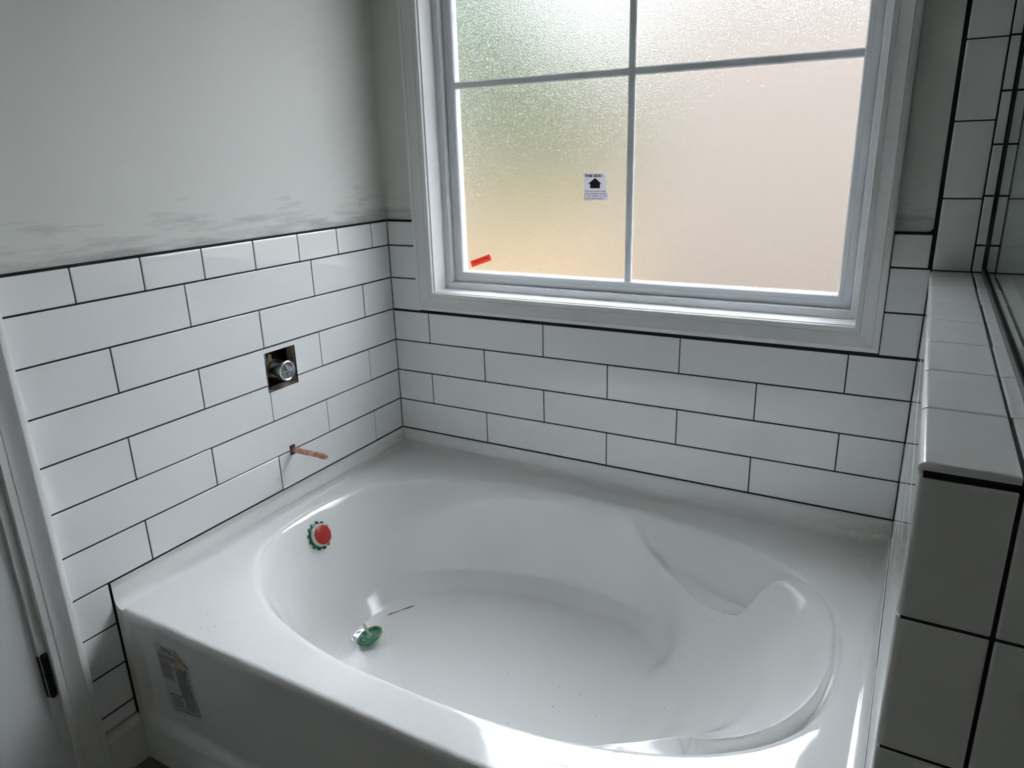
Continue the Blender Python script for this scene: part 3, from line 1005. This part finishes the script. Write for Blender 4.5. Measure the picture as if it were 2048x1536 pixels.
# ------------------------------------------------------------------ lettering
def lettering(body, size, bold=0.0, width=None):
    c = bpy.data.curves.new('lettering', 'FONT')
    c.body = body
    c.size = size
    c.offset = bold
    c.resolution_u = 2
    t = bpy.data.objects.new('lettering', c)
    COL.objects.link(t)
    dg = bpy.context.evaluated_depsgraph_get()
    me = bpy.data.meshes.new_from_object(t.evaluated_get(dg))
    v = [tuple(p.co) for p in me.vertices]
    f = [tuple(p.vertices) for p in me.polygons]
    bpy.data.objects.remove(t)
    bpy.data.curves.remove(c)
    bpy.data.meshes.remove(me)
    if v:
        x0 = min(p[0] for p in v); x1 = max(p[0] for p in v)
        k = (width / (x1 - x0)) if width else 1.0
        v = [((p[0] - x0) * k, p[1]) for p in v]
    return v, f

# window sticker: a corner-torn paper label
ws = empty('window_sticker', .668, .0972, .7555)
YS = .0969
def P_glass(x, z, d=0.0): return (x, YS - d, z)
sq = [(.6360, .7557), (.7095, .7575), (.7040, .7950), (.6985, .8300), (.6368, .8310), (.6356, .7930)]
b = MB()
n = len(sq)
b.add([P_glass(x, z, 0) for x, z in sq] + [P_glass(x, z, -.0005) for x, z in sq], [tuple(range(n - 1, -1, -1)), tuple(range(n, 2 * n))] + [(i, (i + 1) % n, n + (i + 1) % n, n + i) for i in range(n)])
b.build('sheet', M['sticker_paper'], ws)
ar = [(.6552, .7895), (.6845, .7895), (.6845, .8015), (.6895, .8015), (.6700, .8175), (.6478, .8010), (.6552, .8015)]
b = MB(); n = len(ar)
b.add([P_glass(x, z, .0003) for x, z in ar], [tuple(range(n))])
b.build('arrow', M['ink'], ws)
def write(parent, body, x, z, size, m, bold=0, width=None, P=P_glass, d=.0003, rot=0.0, mirror=False):
    v, f = lettering(body, size, bold, width)
    ca, sa = math.cos(rot), math.sin(rot)
    vv = [P(x + p[0] * ca - p[1] * sa, z + p[0] * sa + p[1] * ca, d) for p in v]
    return obj('lettering', vv, f, m, parent)
write(ws, 'THIS SIDE', .6383, .8200, .0098, M['ink'], .0005, .0495)
b = MB(); b.add([P_glass(.6905, .8200, .0003), P_glass(.6935, .8202, .0003), P_glass(.6930, .8272, .0003), P_glass(.6905, .8270, .0003)], [(0, 1, 2, 3)])
b.build('lettering', M['ink_grey'], ws)
write(ws, 'Windows must be insta', .6383, .7800, .0062, M['ink'], .0001, .0640)
write(ws, 'with weepholes positio', .6383, .7733, .0062, M['ink'], .0001, .0660)
write(ws, 'at  the  bottom  to  insu', .6383, .7666, .0062, M['ink'], .0001, .0670)
write(ws, 'proper performance.', .6383, .7599, .0062, M['ink'], .0001, .0580)
tag(ws, 'white paper sticker with black up arrow on the lower left frosted pane', 'sticker')

os_ = empty('orange_sticker', .284, .0972, .548)
oq = [(.2505, .5480), (.3236, .5735), (.3172, .5922), (.2452, .5670)]
b = MB(); n = 4
b.add([P_glass(x, z, 0) for x, z in oq] + [P_glass(x, z, -.0005) for x, z in oq], [tuple(range(n - 1, -1, -1)), tuple(range(n, 2 * n))] + [(i, (i + 1) % n, n + (i + 1) % n, n + i) for i in range(n)])
b.build('sheet', M['orange'], os_)
write(os_, 'Tempered Glass', .2535, .5585, .0105, M['ink_red'], .0002, .0640, rot=math.atan2(.0255, .0731))
tag(os_, 'small orange sticker in the bottom left corner of the frosted window', 'sticker')

# instruction sheet on the apron
il = empty('instruction_label', .16, -1.066, -.32)
A0, A1, A2, A3 = Vector((.0985, -.128)), Vector((.1970, -.128)), Vector((.2270, -.2980)), Vector((.1150, -.3130))
A0, A1, A2, A3 = Vector((.0960, -.1285)), Vector((.2030, -.1300)), Vector((.2240, -.2970)), Vector((.1150, -.3150))
def P_lab(s, t, d):     # s 0..1 left-right, t 0..1 top-bottom
    p = (A0 * (1 - s) + A1 * s) * (1 - t) + (A3 * (1 - s) + A2 * s) * t
    return (p.x, apron_y(p.x, p.y) - .0012 - d, p.y)
NS = 10
b = MB()
grid = [(i / NS, j / NS) for j in range(NS + 1) for i in range(NS + 1)]
def cut(s, t):          # the folded corner at top right is missing
    return s - t * 1.7 > .66
b.add([P_lab(s, t, 0) for s, t in grid], [(j * 11 + i, j * 11 + i + 1, j * 11 + i + 12, j * 11 + i + 11) for j in range(NS) for i in range(NS) if not cut((i + .5) / NS, (j + .5) / NS)])
b.add([P_lab(.66, 0, 0), P_lab(1, .20, 0), P_lab(.72, .12, 0)], [(0, 1, 2)])
b.build('sheet', M['paper'], il)
b = MB()
fold = [(.665, .0, .0006), (1.0, .20, .0006), (.90, .235, .005), (.665, .135, .005)]
b.add([P_lab(*p) for p in fold] + [P_lab(p[0], p[1], p[2] + .0005) for p in fold], [(0, 1, 2, 3), (7, 6, 5, 4), (0, 4, 5, 1), (1, 5, 6, 2), (2, 6, 7, 3), (3, 7, 4, 0)])
fc = b.build('folded_corner', M['paper_back'], il)
fc['label'] = 'tan back of the turned corner'
def P_lab2(x, z, d): return P_lab(x, z, d)
def lab_text(body, s, t, size, width, m, bold):
    v, f = lettering(body, size, bold, width)
    obj('lettering', [P_lab(s + p[0], t - p[1], .0004) for p in v], f, m, il)
lab_text('STERLING', .22, .060, .042, .34, M['ink'], .0015)
lab_text('A KOHLER COMPANY', .13, .098, .030, .50, M['ink'], .0008)
rb = random.Random(3)
b = MB()
def bars(s0, s1, t0, t1, step, hgt=.0105):
    t = t0
    while t < t1:
        e = s1 - rb.random() * .10 * (1 if rb.random() < .4 else .1)
        s = s0
        while s < e - .005:
            w = min(.05 + rb.random() * .09, e - s)
            b.add([P_lab(s, t, .0004), P_lab(s + w, t, .0004), P_lab(s + w, t + hgt, .0004), P_lab(s, t + hgt, .0004)], [(3, 2, 1, 0)])
            s += w + .012
        t += step
bars(.06, .22, .118, .125, .02)
bars(.06, .70, .140, .200, .0165)
bars(.06, .47, .240, .490, .0165)
bars(.53, .95, .255, .700, .0165)
bars(.20, .52, .735, .905, .0155, .009)
bars(.57, .93, .735, .905, .0155, .009)
b.build('printed_lines', M['ink_grey'], il)['kind'] = 'stuff'
for s0, s1, t0, t1 in ((.06, .80, .214, .222), (.14, .98, .705, .716), (.14, .98, .930, .941), (.14, .158, .705, .941), (.962, .98, .705, .941)):
    b = MB()
    b.add([P_lab(s0, t0, .0004), P_lab(s1, t0, .0004), P_lab(s1, t1, .0004), P_lab(s0, t1, .0004)], [(3, 2, 1, 0)])
    b.build('border', M['ink'], il)
tag(il, 'printed instruction sheet with a turned tan corner stuck on the tub apron', 'label')

# ------------------------------------------------------------------ dirt in the tub
b = MB()
rg = random.Random(11)
def fleck(x, y, s):
    z = tub_z(x, y)
    a = rg.random() * 6.28
    d = Vector((math.cos(a), math.sin(a), 0)) * s
    e = Vector((-math.sin(a), math.cos(a), 0)) * s * (.3 + rg.random() * .5)
    c = Vector((x, y, z + .0003))
    b.add([c - d, c + e, c + d, c - e, c + Vector((0, 0, s * .6))], [(0, 1, 4), (1, 2, 4), (2, 3, 4), (3, 0, 4), (3, 2, 1, 0)])
for k in range(150):
    x, y = rg.uniform(.22, 1.2), rg.uniform(-.82, -.25)
    if ((x - TCX) / TA) ** 2 + ((y - TCY) / TB) ** 2 < .62:
        fleck(x, y, rg.choice((.0006, .0008, .001, .001, .0018)))
for k in range(36):
    fleck(rg.gauss(1.06, .05), rg.gauss(-.40, .05), rg.choice((.0008, .0012)))
for k in range(14):
    fleck(1.17 + rg.gauss(0, .03), -.31 + rg.gauss(0, .012), rg.choice((.0008, .0014)))
for x, y in ((1.352, -.215), (1.405, -.26), (1.445, -.30), (1.46, -.12), (1.44, -.09), (.26, -1.01), (.21, -.99), (.24, -1.03)):
    fleck(x, y, .0016)
gr = b.build('grit', M['grit'])
gr['kind'] = 'stuff'
tag(gr, 'dark specks of construction grit scattered over the tub floor', 'grit')
b = MB()
p0 = Vector((.2665, -.4655, 0)); p1 = Vector((.311, -.397, 0))
sl = []
for t in (0, .15, .5, .8, 1):
    p = p0.lerp(p1, t); p.z = tub_z(p.x, p.y) + .0014
    sl.append(p)
for (a, c), r in zip(zip(sl[:-1], sl[1:]), ((.0012, .0018), (.0016, .0008), (.0008, .0022), (.0022, .0008))):
    b.tube(a, c, r[0], r[1], 8)
tag(b.build('wood_splinter', M['splinter'], None, SM), 'thin brown splinter lying on the tub floor behind the green stopper', 'splinter')

# ================================================================== OUTSIDE
GY = GRADE
b = MB(); b.box(-45, 30, .9, 70, GY - .2, GY)
gd = struct(b.build('ground', M['straw']))
gd.name = 'ground'
# neighbouring house on the right
nh = empty('neighbour_house', 3.0, 8.5, GY)
HX0, HX1, HY0, HY1, HT = -1.7, 7.5, 6.6, 13.0, 3.5
b = MB(); b.box(HX0, HX1, HY0, HY1, GY, HT); b.build('wall', M['siding'], nh)
b = MB()
b.add([(HX0 - .3, HY0 - .3, HT), (HX1 + .3, HY0 - .3, HT), (HX1 + .3, HY1 + .3, HT), (HX0 - .3, HY1 + .3, HT), (HX0 + 2.2, (HY0 + HY1) / 2, HT + 1.2), (HX1 - 2.2, (HY0 + HY1) / 2, HT + 1.2)],
      [(3, 2, 1, 0), (0, 1, 5, 4), (1, 2, 5), (2, 3, 4, 5), (3, 0, 4)])
b.build('roof', M['roof'], nh)
tag(nh, 'blurred pinkish beige house wall seen through the right frosted panes', 'house')
# far house
fh = empty('far_house', -21, 38, GY)
b = MB(); b.box(-40, -3.2, 34, 42, GY, 2.9); b.build('wall', M['grey_siding'], fh)
b = MB()
b.add([(-40.4, 33.6, 2.9), (-2.8, 33.6, 2.9), (-2.8, 42.4, 2.9), (-40.4, 42.4, 2.9), (-36, 38, 4.4), (-7, 38, 4.4)],
      [(3, 2, 1, 0), (0, 1, 5, 4), (1, 2, 5), (2, 3, 4, 5), (3, 0, 4)])
b.build('roof', M['roof'], fh)
tag(fh, 'blurred grey beige far house behind the left frosted panes', 'house')
def crown(name, blobs, trunk, m, label, cat, seed):
    rr = random.Random(seed)
    root = empty(name, trunk[0], trunk[1], GY)
    b = MB()
    for (x, y, z, r) in blobs:
        bm = bmesh.new()
        bmesh.ops.create_icosphere(bm, subdivisions=3, radius=1)
        for v in bm.verts:
            k = r * (1 + rr.uniform(-.22, .22))
            v.co = Vector((x, y, z)) + v.co.normalized() * k
        bm.verts.ensure_lookup_table()
        b.add([v.co for v in bm.verts], [[v.index for v in f.verts] for f in bm.faces])
        bm.free()
    obj('foliage', b.v, b.f, m, root)
    b = MB()
    b.tube((trunk[0], trunk[1], GY), (trunk[0], trunk[1], trunk[2]), trunk[3], trunk[3] * .6, 12)
    b.build('trunk', M['bark'], root, SM)
    tag(root, label, cat)
crown('hedge', [(-20 + 1.5 * i, 24 + (i % 3) * .5, -.25 + .2 * (i % 2), 1.15) for i in range(10)], (-12, 24.5, -.4, .12), M['leaf_pale'],
      'low blurred olive hedge seen through the lower left frosted pane', 'hedge', 1)
crown('garden_tree', [(-7.4, 12, 2.9, 1.35), (-8.6, 12.3, 3.2, 1.6), (-6.9, 12.2, 4.3, 1.35), (-8.2, 12, 4.9, 1.8), (-7.2, 12, 6.0, 1.5), (-9.4, 12.4, 5.8, 1.7), (-8.3, 12.2, 7.2, 1.6), (-10.3, 12.5, 4.4, 1.7), (-7.6, 12.2, 8.4, 1.5), (-9.4, 12.4, 8.2, 1.7), (-6.4, 12.1, 5.4, 1.0), (-8.6, 12.3, 9.9, 1.9), (-6.9, 12.1, 7.3, 1.2), (-10.2, 12.4, 7.0, 1.8)], (-8.4, 12.1, 3.5, .22), M['leaf'],
      'blurred green tree seen through the upper left frosted pane', 'tree', 2)
crown('birch_tree', [(-7.9, 17, 2.4, 1.3), (-6.6, 17, 2.7, 1.2), (-9.2, 17.2, 2.6, 1.4), (-8.6, 17.2, 4.0, 1.5), (-10.6, 17.4, 3.2, 1.6), (-7.4, 17.1, 3.9, 1.0), (-9.6, 17.2, 5.2, 1.3)], (-8.2, 17.1, 2.5, .16), M['leaf_pale'],
      'blurred pale green birch seen through the middle of the left frosted panes', 'tree', 5)
